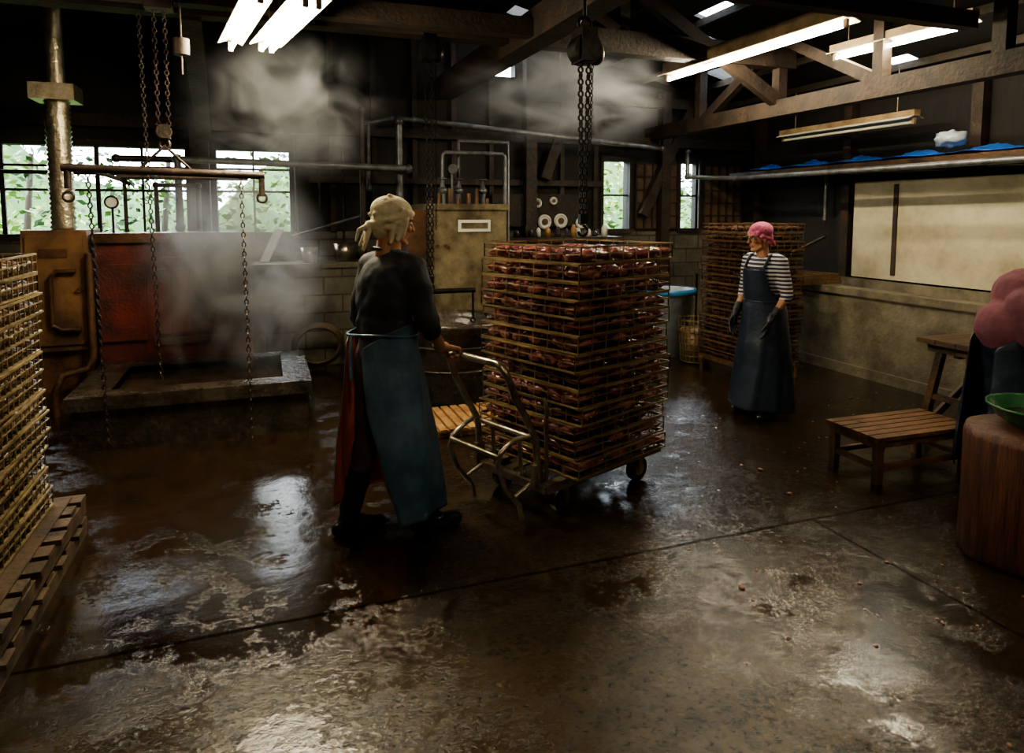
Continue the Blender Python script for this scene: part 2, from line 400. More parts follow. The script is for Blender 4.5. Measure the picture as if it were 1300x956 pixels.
# ------------------------------------------------------------------ outdoors
mb=MB()
for i in range(15000):
    x=random.uniform(-9,11);y=9.2+random.random()**1.3*2.6
    z=random.uniform(.2,2.4)+.5*math.sin(x*1.7)*random.random()
    s=random.uniform(.03,.08)
    a=V((random.uniform(-1,1),random.uniform(-1,1),random.uniform(-.6,.6))).normalized();b=a.cross(V((random.uniform(-1,1),random.uniform(-1,1),random.uniform(-1,1)))).normalized()
    c=V((x,y,z));g=math.sin(x*2.1+z*1.3)+random.uniform(-.9,.9)
    mb.add([c-a*s,c-b*s*.5,c+a*s,c+b*s*.5],[(0,1,2,3)],0 if g>-.3 and g<.6 else (1 if g>=.6 else 2))
for k in range(12):
    x=-8+k*1.6+random.random()*.6;mb.cyl((x,10.5,0),(x+.2,10.6,2.4),.06,.03,3,8)
mb.obj('garden_shrubs',['leaf_green','leaf_yellow','leaf_dark','trunk'])
mb=MB();n=30
vs=[];fs=[]
for i in range(n+1):
    for j in range(8):
        x=-14+30*i/n;vs.append((x,13.2+j*.5,(j/7)**.8*(2.4+.6*math.sin(i*.9)+.4*math.sin(i*2.3))+random.uniform(-.08,.08)))
for i in range(n):
    for j in range(7):fs.append((i*8+j,(i+1)*8+j,(i+1)*8+j+1,i*8+j+1))
mb.add(vs,fs,0,True);mb.obj('green_hillside',['hill_green'])
mb=MB();mb.bb((-14,8.2,-.12),(16,17,-.04),0);mb.obj('ground_outside',['hill_green'])

# ------------------------------------------------------------------ lamps
def lamp(a,b,z,tubes,kind='tube_on',w=.16,hh=.06):
    a=V((a[0],a[1],z));b=V((b[0],b[1],z));c=(a+b)/2;d=(b-a);L=d.length
    rz=math.atan2(d.y,d.x);r=empty('fluorescent_lamp',c,rz)
    m=MB();m.box((0,0,.055+hh/2),(L+.1,w*.5,hh),0)
    for s_ in(-1,1):
        R=Matrix.Rotation(s_*-.35,3,'X');m.box((0,s_*w*.32,.05),(L+.08,w*.55,.008),1,R)
    top=min(roofz(c.x),3.9)-z-.08
    for e in(-1,1):
        for t in tubes: m.box((e*(L/2+.015),t,.012),(.03,.03,.06),0)
        m.cyl((e*L*.4,0,.1),(e*L*.4,0,top),.005,mi=0,n=6)
    m.obj('housing',['lamp_body','lamp_reflector'],r)
    m=MB()
    for t in tubes:m.cyl((-L/2,t,0),(L/2,t,0),.015,mi=0,n=12)
    m.obj('tube',[kind],r)
lamp((.28,3.95),(.06,5.1),2.75,(-.035,.035),w=.18)
lamp((.02,3.95),(-.17,5.15),2.75,(0,),w=.14)
lamp((4.05,4.0),(3.98,6.2),3.0,(-.0,),w=.2,hh=.11)
lamp((4.92,3.7),(4.84,4.85),3.0,(0,),w=.16)
lamp((5.9,4.95),(5.93,6.7),2.5,(0,),'tube_off')
lamp((.2,.1),(.2,1.3),2.85,(-.04,.04),'tube_unseen')  # unseen lamp added above the camera to light the room
lamp((3.2,.3),(3.2,1.5),2.9,(-.04,.04),'tube_unseen')  # second added lamp out of view, for light from the camera side
lamp((-2.2,3.6),(-2.2,4.8),2.8,(0,),'tube_unseen')

# ------------------------------------------------------------------ tray stacks
def tray(name,s,h,nb,ns,mat,r1=.0035,r2=.006):
    m=MB();k=s/2
    def w(a,b,r):m.cyl(a,b,r,r,0,4,False)
    for i in range(nb+1):
        t=-k+s*i/nb;w((t,-k,0),(t,k,0),r1);w((-k,t,0),(k,t,0),r1)
    for z,r in((0,r2),(h*.5,r1),(h*.9,r2)):
        w((-k,-k,z),(k,-k,z),r);w((-k,k,z),(k,k,z),r);w((-k,-k,z),(-k,k,z),r);w((k,-k,z),(k,k,z),r)
    for i in range(ns+1):
        t=-k+s*i/ns
        for q in(-k,k): w((t,q,0),(t,q,h*.92),r1);w((q,t,0),(q,t,h*.92),r1)
    return m.mesh(name,[mat])
def fishlayer(name,s,h,mat,seed,dens=1.0,fat=1.0):
    rnd=random.Random(seed);m=MB();k=s/2-.018
    rows=3;cols=int(11*dens);f2=fat*h/.0945
    for i in range(rows):
        for j in range(cols):
            cx=-k+2*k*(i+.5)/rows+rnd.uniform(-.015,.015);cy=-k+2*k*(j+.5)/cols+rnd.uniform(-.008,.008)
            R=Matrix.Rotation(rnd.uniform(-.25,.25),3,'Z')@Matrix.Rotation(rnd.uniform(-.12,.12),3,'Y')@Matrix.Rotation(rnd.uniform(-.5,.5),3,'X')
            ph=rnd.random()*6
            def fn(p,ph=ph):
                t=p.x/.12;return V((p.x,p.y*(1-.35*t)+.008*math.sin(t*3+ph),p.z*(1-.25*t)+.006*math.sin(t*4+ph)))
            m.ell((cx,cy,h*.34+rnd.uniform(-.004,.010)),(.155*s,.034*fat,.030*f2),0,8,6,R,fn)
    for q in(-1,1):
        for j in range(6):
            cy=-k+2*k*(j+.5)/6+rnd.uniform(-.03,.03)
            R=Matrix.Rotation(math.pi/2+rnd.uniform(-.2,.2),3,'Z')@Matrix.Rotation(rnd.uniform(-.2,.2),3,'Y')
            m.ell((q*(k-.016),cy,h*.34+rnd.uniform(-.004,.008)),(.09*s,.028,.028*f2),0,8,6,R)
    return m.mesh(name,[mat])
def stack(loc,rz,s,h,n,z0,mat,fish,jit=.012,nb=8,ns=8,r1=.0035,r2=.006,fat=1.0):
    root=empty('wire_tray_stack',loc,rz);tm=tray('tray',s,h,nb,ns,mat,r1,r2)
    fl=[fishlayer('fish_layer',s,h,fish,k,1.0,fat) for k in range(3)] if fish else None
    rn=random.Random(int(loc[0]*100))
    for i in range(n):
        p=(rn.uniform(-jit,jit),rn.uniform(-jit,jit),z0+i*h);a=rn.uniform(-.03,.03)
        inst('tray_%d'%(i+1),tm,root,p,a)
        if fish: inst('fish_%d'%(i+1),fl[i%3],root,p,a+(math.pi if i%2 else 0))
    return root
CR=math.radians(22)
stack((1.72,3.66,0),CR,.78,.0945,13,.235,'wire_brass','fish',.018,8,7,.0036,.0062,.95)
sr=stack((4.6,5.62,0),.05,.68,.085,16,.17,'wire_rust','fish_dark',.022,9,8,.0045,.0085,.7)
m=MB()
for q in(-.3,.3):m.beam((-.36,q,.12),(.36,q,.12),.05,.05);m.beam((q,-.36,.145),(q,.36,.145),.05,.04)
for a in(-.32,.32):
    for b in(-.32,.32):m.cyl((a,b,0),(a,b,.13),.02)
m.obj('stand',['wire_rust'],sr)
stack((-1.40,3.40,0),0,.78,.094,13,.225,'wire_gold','fish_amber',.012,14,12,.0035,.0065,.8)
stack((-1.42,2.55,0),0,.78,.094,13,.225,'wire_gold','fish_amber',.012,14,12,.0035,.0065,.8)
m=MB();x0,x1,y0,y1=-1.9,-.88,2.1,3.9
for z in(0,.11):
    for i in range(3):x=x0+.06+(x1-x0-.12)*i/2;m.bb((x-.05,y0,z),(x+.05,y1,z+.07),0)
    for i in range(13):
        y=y0+(y1-y0-.1)*i/12;m.bb((x0,y,z+.07),(x1+random.uniform(-.02,.02),y+.1,z+.09 if z==0 else z+.095),0)
m.bb((x0,y0,.205),(x1-.06,y1-.03,.212),0)
m.obj('wooden_pallet',['pallet_wood'])

# ------------------------------------------------------------------ hand cart
cart=empty('hand_cart',(1.72,3.66,0),CR)
m=MB()
for y in(-.3,.3):m.box((-.04,y,.195),(.98,.05,.05))
for x in(-.52,-.26,0,.26,.44):m.box((x,0,.19),(.05,.62,.04))
for y in(-.15,0,.15):m.box((-.04,y,.218),(.94,.06,.012))
m.obj('platform',['cart_metal'],cart)
m=MB()
for x in(-.34,.32):
    for y in(-.24,.24):
        m.cyl((x,y-.022,.075),(x,y+.022,.075),.075,mi=0,n=20)
        m.cyl((x,y-.026,.075),(x,y+.026,.075),.04,mi=1,n=14)
        for q in(-.032,.032):m.box((x,y+q,.12),(.035,.006,.11),1)
        m.box((x,y,.172),(.09,.09,.01),1)
m.obj('wheels',['rubber','cart_metal'],cart)
m=MB();hw=.24
def hoop(base,top,z0,z1,r,w):
    pts=[V((base,-w,z0)),V((base-.02,-w,z0+.25)),V((top+.06,-w,z1-.16))]
    pts+=[V((top+.02,-w,z1-.07)),V((top,-w+.025,z1-.015)),V((top,-w+.07,z1))]
    m.tube(pts+[V((p.x,-p.y,p.z)) for p in pts[::-1]],r,0,10)
hoop(-.52,-.75,.2,.87,.019,hw)
m.tube([(-.545,-.24,.45),(-.545,.24,.45)],.014,0,8)
m.tube([(-.54,-.11,.45),(-.52,-.11,.2)],.012,0,8);m.tube([(-.54,.11,.45),(-.52,.11,.2)],.012,0,8)
for y in(-.2,.2):
    m.tube([(-.55,y*1.2,.47),(-.66,y,.46),(-.75,y,.41),(-.77,y,.35),(-.72,y,.22),(-.62,y,.1),(-.6,y,.02)],.014,0,8)
    m.tube([(-.52,y,.2),(-.66,y,.15)],.011,0,8)
m.tube([(-.76,-.2,.39),(-.76,.2,.39)],.014,0,8)
m.tube([(-.49,-.27,.2),(-.49,-.27,.62),(-.49,-.25,.66)],.013,0,8)
for y in (-.24,.24):m.box((-.53,y,.25),(.06,.03,.12))
m.obj('handle',['cart_metal'],cart)

# ------------------------------------------------------------------ concrete boiling tank
m=MB();x0,x1,y0,y1,h=-1.26,.28,5.25,6.42,.37;t=.17
m.bb((x0,y0,0),(x1,y0+t,h));m.bb((x0,y1-t,0),(x1,y1,h));m.bb((x0,y0+t,0),(x0+t+.04,y1-t,h));m.bb((x1-t,y0+t,0),(x1,y1-t,h))
m.bb((x0-.03,y0-.03,h-.08),(x1+.03,y0+t,h+.015));m.bb((x0-.03,y1-t,h-.08),(x1+.03,y1,h+.015));m.bb((x0-.03,y0+t,h-.08),(x0+t+.04,y1-t,h+.015));m.bb((x1-t,y0+t,h-.08),(x1+.03,y1-t,h+.015))
m.bb((x0+t,y0+t,.05),(x1-t,y1-t,h-.05),1)
m.obj('boiling_tank',['wet_concrete','water_dark'])
m=MB();m.bb((-1.32,6.5,0),(-.12,6.85,1.42),0);m.bb((-1.33,6.46,1.38),(-.08,6.9,1.46),1)
m.bb((-1.3,6.47,.55),(-.95,6.5,1.2),0);m.bb((-.9,6.475,.5),(-.2,6.5,.56),1);m.bb((-.9,6.475,1.2),(-.2,6.5,1.25),1)
for k in range(5):m.bb((-.86+k*.15,6.46,.6),(-.76+k*.15,6.5,1.15),0)
m.cyl((-.5,6.46,.85),(-.5,6.5,.85),.1,mi=1,n=20)
m.obj('furnace',['red_furnace','rust_metal'])
m=MB();m.bb((-1.82,6.5,0),(-1.38,7.0,.5),1);m.bb((-1.82,6.45,.5),(-1.36,6.95,1.49),0);m.bb((-1.79,6.435,.55),(-1.39,6.45,1.44),0)
m.bb((-1.7,6.425,1.27),(-1.5,6.435,1.34),1);m.cyl((-1.43,6.41,1.0),(-1.43,6.44,1.0),.02,mi=1)
m.tube([(-1.62,6.40,.72),(-1.62,6.40,1.1),(-1.58,6.40,1.16),(-1.44,6.40,1.16)],.018,3,8)
m.tube([(-1.62,6.40,.72),(-1.56,6.4,.68),(-1.42,6.4,.68)],.02,3,8)
m.tube([(-1.34,6.38,1.3),(-1.34,6.38,.45),(-1.38,6.36,.36),(-1.55,6.3,.33),(-1.6,6.28,.2),(-1.6,6.28,.0)],.028,3,10)
m.obj('burner_cabinet',['cabinet_metal','rust_metal','label_white','rust_metal'])
m=MB()
prof=[]
for i in range(54):
    z=1.49+i*.02;prof.append((.085+(.014 if i%2 else 0),z))
m.lathe((-1.58,6.72,0),prof,0,20)
m.bb((-1.74,6.56,2.55),(-1.42,6.88,2.68),0);m.cyl((-1.58,6.72,2.68),(-1.58,6.72,3.35),.07)
m.obj('exhaust_duct',['duct_foil'])

m=MB();Y=4.95;z=1.9
m.cyl((-1.16,Y,z+.01),(.02,Y,z-.02),.026,mi=0,n=12)
m.cyl((-1.13,Y,z),(-1.13,Y,z-.12),.02);m.cyl((0,Y,z),(0,Y,z-.16),.02)
for x in(-1.13,0):m.ring((x,Y,z-.17),.03,.008,(0,1,0),0,14,6)
m.tube([(-1.0,Y,z),(-1.0,Y+.9,z-.02),(-.95,Y+1.0,z-.05)],.015)
m.cyl((-1.02,Y+.9,z),(-.1,Y+.9,z),.018)
m.chain((-1.02,Y,z-.03),(-.98,Y,.12));m.chain((-.13,Y,z-.03),(-.11,Y-.05,.06));m.chain((-.74,Y+.3,3.0),(-.70,Y+.3,.45))
m.cyl((-.13,Y+.3,z-.0),(-.13,Y,z-.0),.012)
m.cyl((-.74,Y,z),(-.74,Y+.9,z),.014)
hx=-.58
m.tube([(hx-.16,Y,z),(hx,Y,z+.16),(hx+.16,Y,z)],.01,0,6)
m.ring((hx,Y,z+.17),.03,.01,(0,1,0),0,16,6);m.box((hx,Y,z+.25),(.07,.05,.09),0);m.cyl((hx,Y-.035,z+.25),(hx,Y+.035,z+.25),.045,mi=0,n=16)
m.chain((hx-.03,Y,z+.3),(hx-.03,Y,3.0));m.chain((hx+.03,Y,z+.3),(hx+.03,Y,3.0))
m.box((hx,Y,3.0),(.16,.12,.18),0)
m.cyl((hx+.13,Y-.1,2.5),(hx+.13,Y-.1,3.0),.007);m.cyl((hx+.13,Y-.1,2.62),(hx+.13,Y-.1,2.72),.05,mi=0)
m.obj('chain_lifting_frame',['pipe_dark'])
def hoist(loc,zb,zt):
    m=MB();x,y=loc
    m.cyl((x,y-.06,zt),(x,y+.06,zt),.09,mi=0,n=20);m.box((x,y,zt+.02),(.10,.16,.2),0);m.ell((x+.08,y,zt-.02),(.05,.06,.07),0)
    m.ring((x,y,zt+.15),.04,.012,(0,1,0),0,16,6);m.cyl((x,y,zt+.18),(x,y,3.1),.012)
    m.chain((x-.025,y,zt-.05),(x-.012,y,zb+.12),.05,.0065,w=.015);m.chain((x+.03,y,zt-.05),(x+.012,y,zb+.12),.05,.0065,w=.015)
    m.chain((x+.07,y+.03,zt-.05),(x+.06,y+.03,zb+.5),.03,.003,w=.008)
    m.box((x,y,zb+.09),(.05,.04,.06),0)
    m.tube(arc((x,y,zb+.02),.032,math.pi*.5,-math.pi*.95,(1,0,0),(0,0,1),10),.009,0,8)
    return m
m=hoist((1.87,3.85),1.5,2.62);m.obj('chain_hoist',['chain_iron'])
m=hoist((1.31,5.6),.98,2.95);m.cyl((1.08,5.6,.97),(1.70,5.6,.97),.022,mi=0)
for x in(1.1,1.68):m.cyl((x,5.6,.97),(x,5.6,.72),.01);m.ring((x,5.6,.71),.02,.006,(0,1,0))
m.obj('chain_hoist',['chain_iron'])

# ------------------------------------------------------------------ round vat
m=MB();c=(1.58,5.85,0)
m.lathe(c,[(.40,0),(.44,.06),(.46,.62),(.50,.66),(.50,.70),(.45,.70),(.43,.64),(.42,.55),(0,.55)],0,40)
m.ring((1.58,5.85,.3),.457,.012,(0,0,1),0,36,6);m.ring((1.58,5.85,.5),.465,.012,(0,0,1),0,36,6)
m.obj('round_vat',['wet_concrete'])
m=MB();
for i in range(9):x=1.08+i*.075;m.bb((x,4.68,.05),(x+.055,5.28,.07))
for y in(4.72,4.95,5.2):m.bb((1.08,y,0),(1.74,y+.05,.05))
m.obj('duckboard',['pale_wood'])
m=MB();m.bb((1.55,6.65,0),(2.36,7.4,1.70),0);m.bb((1.53,6.63,1.66),(2.38,7.42,1.72),0);m.bb((1.6,6.64,.3),(2.31,6.655,1.6),0)
m.bb((1.84,6.625,1.44),(2.18,6.64,1.56),2);m.bb((1.87,6.622,1.47),(2.15,6.63,1.53),0)
for x in(1.62,1.72):m.cyl((x,6.61,1.3),(x,6.65,1.3),.018,mi=1)
m.bb((1.36,6.75,0),(1.54,7.3,1.66),1)
for p in((1.75,6.9),(1.95,7.0),(2.2,6.95)):
    m.cyl((*p,1.7),(*p,1.92),.028,mi=3);m.ell((*p,1.86),(.05,.05,.04),3);m.cyl((*p,1.92),(*p,1.98),.012,mi=3);m.ring((*p,1.98),.045,.007,(0,0,1),3,16,6)
m.cyl((1.85,6.85,2.08),(1.85,6.89,2.08),.05,mi=3,n=20);m.cyl((1.85,6.9,1.7),(1.85,6.9,2.1),.012,mi=3)
m.tube([(1.75,6.9,1.9),(1.75,6.9,2.22),(1.78,6.9,2.25),(2.4,6.9,2.25),(2.43,6.9,2.22),(2.43,6.9,1.5)],.022,3)
m.tube([(1.95,7.0,1.9),(1.95,7.0,2.38),(2.5,7.0,2.38),(2.5,7.0,1.2)],.02,3)
for k in range(7):m.cyl((1.6+k*.1,6.8+.05*(k%2),1.7),(1.6+k*.1,6.8+.05*(k%2),1.78+.05*(k%3)),.02,mi=1)
m.obj('steam_boiler',['boiler_metal','rust_metal','label_white','pipe_grey'])
m=MB()
def pipe(p,r,mi=0,fl=True):
    m.tube(p,r,mi,10)
    if fl:
        for q in p:m.ell(q,r*1.35,mi,10,6)
pipe([(-.72,7.0,1.5),(-.72,7.0,2.12),(1.42,7.0,2.08)],.036)
pipe([(1.42,7.5,.0),(1.42,7.5,2.62)],.042);pipe([(1.42,7.0,2.08),(1.42,7.5,2.08)],.036)
pipe([(1.36,7.6,2.66),(1.6,7.6,2.66),(4.8,7.6,2.44)],.03)
pipe([(1.36,7.6,2.66),(1.1,7.6,2.6),(1.1,7.6,1.9)],.028)
pipe([(1.0,7.35,2.7),(1.0,7.35,1.15)],.03,1)
pipe([(-2.9,7.75,2.02),(-1.0,7.75,2.02)],.02,1)
pipe([(-1.25,7.2,2.13),(-.3,7.2,2.13)],.03,1)
pipe([(-.9,6.95,1.2),(-.9,6.95,1.88),(-.55,6.95,1.88),(-.55,6.95,1.2)],.022,1)
pipe([(-1.15,6.95,1.2),(-1.15,6.95,2.0),(-.4,6.95,2.0)],.018,1)
pipe([(.3,7.7,1.38),(1.05,7.4,1.62)],.014)
for i,(x,z) in enumerate([(.35,1.95),(.6,2.15),(.85,1.8)]):pipe([(x,7.85,z-.5),(x,7.85,z+.5)],.012,1)
m.obj('pipework',['pipe_grey','pipe_dark'])
m=MB()
pipe([(5.25,7.7,2.42),(5.25,7.7,2.1),(5.62,7.2,2.06),(5.75,3,2.06),(5.75,0,2.06)],.03)
pipe([(6.2,6.3,2.1),(6.2,6.3,1.55)],.02)
pipe([(5.75,6.6,1.05),(6.2,6.3,1.35)],.02,1)
m.obj('wall_water_pipe',['pipe_grey','pipe_dark'])
m=MB();m.cyl((-1.2,6.62,1.72),(-1.2,6.66,1.72),.05,mi=0,n=20);m.ring((-1.2,6.62,1.72),.05,.008,(0,1,0),1);m.cyl((-1.2,6.65,1.46),(-1.2,6.65,1.7),.01,mi=1)
m.obj('pressure_gauge',['label_white','pipe_dark'])
m=MB();m.bb((-.1,7.45,0),(1.3,7.98,1.05),0);m.bb((-.13,7.42,1.05),(1.33,7.98,1.1),1);m.obj('block_ledge',['block_wall','concrete'])
m=MB();m.lathe((.46,7.6,1.1),[(0,0),(.07,0),(.09,.16),(.085,.16),(.065,.01)],0,20);m.obj('metal_pail',['steel'])
m=MB();m.lathe((.85,7.65,1.1),[(0,0),(.1,0),(.14,.2),(.13,.2),(.09,.01)],0,20);m.obj('metal_pail',['steel'])
m=MB();m.beam((.0,7.5,1.12),(.16,7.7,1.45),.10,.02,0);m.obj('leaning_board',['label_white'])
m=MB()
for k in range(4):m.ring((.5,7.25-k*.015,.27),.25-.012*k,.017,(0,1,.38),0,36,8)
m.obj('coiled_hose',['hose'])
m=MB();m.bb((2.5,7.45,0),(4.1,7.95,1.28),0);m.bb((2.45,7.4,1.28),(4.15,7.98,1.34),1)
m.obj('back_counter',['block_wall','dark_wood'])
m=MB();m.bb((2.62,7.9,1.46),(3.9,7.93,1.86),0)
for i,(x,z,r) in enumerate([(3.3,1.52,.09),(3.52,1.53,.09),(3.8,1.5,.07),(3.2,1.75,.06),(3.42,1.78,.05)]):
    m.cyl((x,7.87,z),(x,7.89,z),r,mi=1,n=24);m.ring((x,7.865,z),r*.8,.008,(0,1,0),1,24,6);m.cyl((x,7.86,z),(x,7.88,z),r*.45,mi=2,n=16)
m.obj('hanging_dishes',['dark_wood','label_white','paper_brown'])
m=MB()
for i in range(14):
    x=2.6+i*.105;r=random.uniform(.02,.04);hh=random.uniform(.06,.16)
    m.lathe((x,7.6+random.uniform(-.08,.08),1.34),[(0,0),(r,0),(r,hh*.7),(r*.4,hh),(0,hh)],random.choice((0,1,2,0)),12)
m.obj('bottles_and_jars',['glass_dark','label_white','pale_wood'])

# ------------------------------------------------------------------ tubs at rear
m=MB();m.lathe((4.38,6.75,0),[(0,0),(.22,0),(.27,.7),(.30,.72),(.30,.76),(.26,.76),(.24,.6),(0,.6)],0,32)
m.lathe((4.38,6.75,0),[(.302,.70),(.315,.70),(.315,.77),(.302,.77)],1,32)
m.obj('plastic_tub',['tub_white','tub_blue'])
m=MB();c=V((4.40,6.22,0))
for k in range(8):m.ring(c+V((0,0,.03+k*.065)),.16+.005*k,.005,(0,0,1),0,24,4)
for k in range(22):
    t=2*math.pi*k/22;m.cyl(c+V((.16*math.cos(t),.16*math.sin(t),.03)),c+V((.195*math.cos(t),.195*math.sin(t),.5)),.004,mi=0,n=4)
m.lathe(c,[(0,.03),(.14,.03),(.17,.38),(0,.40)],1,20)
m.obj('wire_basket',['wire_gold','fish_amber'])
m=MB()
m.lathe((3.75,7.1,0),[(0,0),(.2,0),(.24,.55),(.26,.57),(.23,.57),(.2,.4),(0,.4)],0,28);m.obj('plastic_tub',['tub_blue'])

# ------------------------------------------------------------------ right side trough, panel, shelf
m=MB();X0=5.56
m.bb((X0,1.5,0),(X0+.14,7.9,.84));m.bb((XR-.18,1.5,0),(XR-.12,7.9,.90));m.bb((X0+.14,1.5,0),(XR-.18,7.9,.5));m.bb((X0,7.86,0),(XR-.12,7.96,.86))
m.bb((X0-.02,1.5,.80),(X0+.16,7.9,.87));m.bb((X0-.03,1.5,0),(X0,7.9,.1))
m.obj('concrete_trough',['concrete'])
m=MB();m.bb((XR-.16,2.0,.92),(XR-.125,5.92,1.97),0);m.bb((XR-.175,5.35,.97),(XR-.16,5.40,1.93),1)
m.obj('notice_panel',['white_panel','beam_wood'])
m=MB();m.bb((5.86,1.0,2.10),(XR-.12,7.6,2.13),0)
for k in range(8):y=1.6+k*.8;m.bb((5.80,y,2.04),(XR-.12,y+.07,2.10),0)
m.bb((5.84,1.0,2.07),(5.9,7.6,2.15),0)
m.obj('storage_shelf',['table_wood'])
def rumple(name,x0,x1,y0,y1,z,amp,mat,nx=14,ny=90):
    m=MB();vs=[];fs=[];rn=random.Random(3)
    for i in range(nx+1):
        for j in range(ny+1):
            x=x0+(x1-x0)*i/nx;y=y0+(y1-y0)*j/ny
            e=min(i,nx-i)/nx*2
            vs.append((x+rn.uniform(-.01,.01),y,z+.004+abs(amp*(.3+e)*(math.sin(y*9+math.sin(x*14)*2)*.5+.5+rn.uniform(-.2,.2)))*.8))
    for i in range(nx):
        for j in range(ny):a=i*(ny+1)+j;fs.append((a,a+ny+1,a+ny+2,a+1))
    m.add(vs,fs,0,True);o=m.obj(name,[mat]);s=o.modifiers.new('s','SOLIDIFY');s.thickness=.003;s.offset=1;return o
rumple('blue_tarpaulin',5.83,6.2,2.0,7.2,2.155,.07,'tarp_blue')
m=MB();rn=random.Random(5);m.ell((6.0,4.62,2.31),(.13,.15,.07),0,20,12,None,lambda p:p*(1+.25*math.sin(p.x*60)*math.sin(p.y*50)))
m.obj('plastic_bag',['plastic_white'])
nr=empty('flat_wire_trays',(5.5,5.95,.88));tm=tray('flat_tray',.62,.03,14,3,'wire_rust',.004,.007)
for i in range(3):inst('tray_%d'%i,tm,nr,(.02*i,.03*i,.03*i),.1*i)
b=empty('slatted_bench',(3.79,3.16,0),-.03);m=MB();W,D,Hh=.80,.42,.295
for i in range(6):
    y=-D/2+.035+i*(D-.07)/5;m.box((0,y,Hh-.012),(W,.060,.024),0)
m.obj('top_slats',['bench_wood'],b);m=MB()
for x in(-.35,.35):
    for y in(-.17,.17):m.box((x,y,(Hh-.024)/2),(.045,.045,Hh-.024))
    m.box((x,0,Hh-.05),(.04,.40,.05));m.box((x,0,.10),(.03,.34,.03))
for y in(-.17,.17):m.box((0,y,Hh-.05),(.74,.03,.045));m.box((0,y,.10),(.70,.028,.03))
m.obj('legs',['bench_wood'],b)
b=empty('trestle_table',(4.98,3.38,0),0);m=MB()
for i in range(3):m.box((0,-.15+i*.15,.715),(1.08,.145,.035))
m.obj('top',['table_wood'],b);m=MB()
for x in(-.42,.42):
    m.beam((x,-.18,0),(x,-.1,.7),.05,.05);m.beam((x,.24,0),(x,.1,.7),.05,.05);m.beam((x,-.2,.66),(x,.2,.66),.06,.06);m.beam((x,-.14,.3),(x,.17,.3),.04,.04)
m.beam((-.42,0,.63),(.42,0,.63),.04,.05)
m.beam((-.42,.22,.05),(0,.0,.63),.04,.04)
m.obj('trestles',['table_wood'],b)
m=MB();m.lathe((3.37,2.09,0),[(0,0),(.275,0),(.285,.04),(.278,.3),(.28,.58),(.27,.615),(0,.62)],0,90,.012)
m.obj('chopping_stump',['stump_wood'])
m=MB();q_=(3.44,2.10,.625);m.lathe(q_,[(0,0),(.14,0),(.19,.05),(.22,.095),(.235,.10),(.237,.09),(.225,.085),(.195,.04),(.14,-.0)],0,40)
m.lathe(q_,[(.0,.012),(.14,.014),(.165,.025),(.18,.04),(0,.045)],1,30)
m.obj('plastic_bowl',['bowl_green','wet_concrete'])
m=MB();rn=random.Random(11)
for i in range(190):
    x=rn.uniform(1.6,5.2);y=rn.uniform(1.2,4.6)
    if (x-1.72)**2+(y-3.66)**2<.5 or (x-3.37)**2+(y-2.09)**2<.15 or (abs(x-3.79)<.5 and abs(y-3.16)<.32):continue
    s_=rn.uniform(.003,.008) if rn.random()<.95 else .013
    m.ell((x,y,s_*.4),(s_*1.5,s_,s_*.45),0,6,4,Matrix.Rotation(rn.random()*6,3,'Z'))
m.obj('fish_scraps',['scrap'])

# ------------------------------------------------------------------ people
def build(name,parts,matnames,voxel,parent,smooth=4,loc=None,rot=None,wr=0):
    mb=MB()
    for p in parts:
        if p[0]=='c': mb.cap(p[1],p[2],p[3],p[4])
        else: mb.ell(p[1],p[2],0,20,14)
    me=mb.mesh('tmp',[]);o=bpy.data.objects.new('tmp',me);scene.collection.objects.link(o)
    r=o.modifiers.new('r','REMESH');r.mode='VOXEL';r.voxel_size=voxel;r.use_smooth_shade=True
    s=o.modifiers.new('s','SMOOTH');s.factor=.5;s.iterations=smooth
    if wr:
        tx=bpy.data.textures.new('cloth_folds','CLOUDS');tx.noise_scale=.09;tx.noise_depth=1
        dsp=o.modifiers.new('d','DISPLACE');dsp.texture=tx;dsp.strength=wr;dsp.mid_level=.5;dsp.texture_coords='LOCAL'
    dg=bpy.context.evaluated_depsgraph_get();dg.update()
    nm=bpy.data.meshes.new_from_object(o.evaluated_get(dg));bpy.data.objects.remove(o)
    n=len(nm.polygons);c=np.zeros(n*3);nm.polygons.foreach_get('center',c);c=c.reshape(-1,3)
    best=np.full(n,1e9);lab=np.zeros(n,dtype=np.int32)
    for p in parts:
        if p[0]=='c':
            a=np.array(p[1]);b=np.array(p[2]);ab=b-a;t=np.clip(((c-a)@ab)/max(ab@ab,1e-9),0,1)
            d=np.linalg.norm(c-(a+t[:,None]*ab),axis=1)-(p[3]+(p[4]-p[3])*t);l=p[5]
        else:
            r_=np.array(p[2] if not isinstance(p[2],(int,float)) else (p[2],)*3)
            q=(c-np.array(p[1]))/r_;d=(np.linalg.norm(q,axis=1)-1)*r_.min();l=p[3]
        w=d<best;best[w]=d[w];lab[w]=matnames.index(l)
    nm.materials.clear()
    for k in matnames:nm.materials.append(MATS[k])
    nm.polygons.foreach_set('material_index',lab);nm.polygons.foreach_set('use_smooth',[True]*n);nm.update()
    nm.name=name;ob=bpy.data.objects.new(name,nm);scene.collection.objects.link(ob);ob.parent=parent
    if loc:ob.location=loc
    if rot:ob.rotation_euler=rot
    return ob
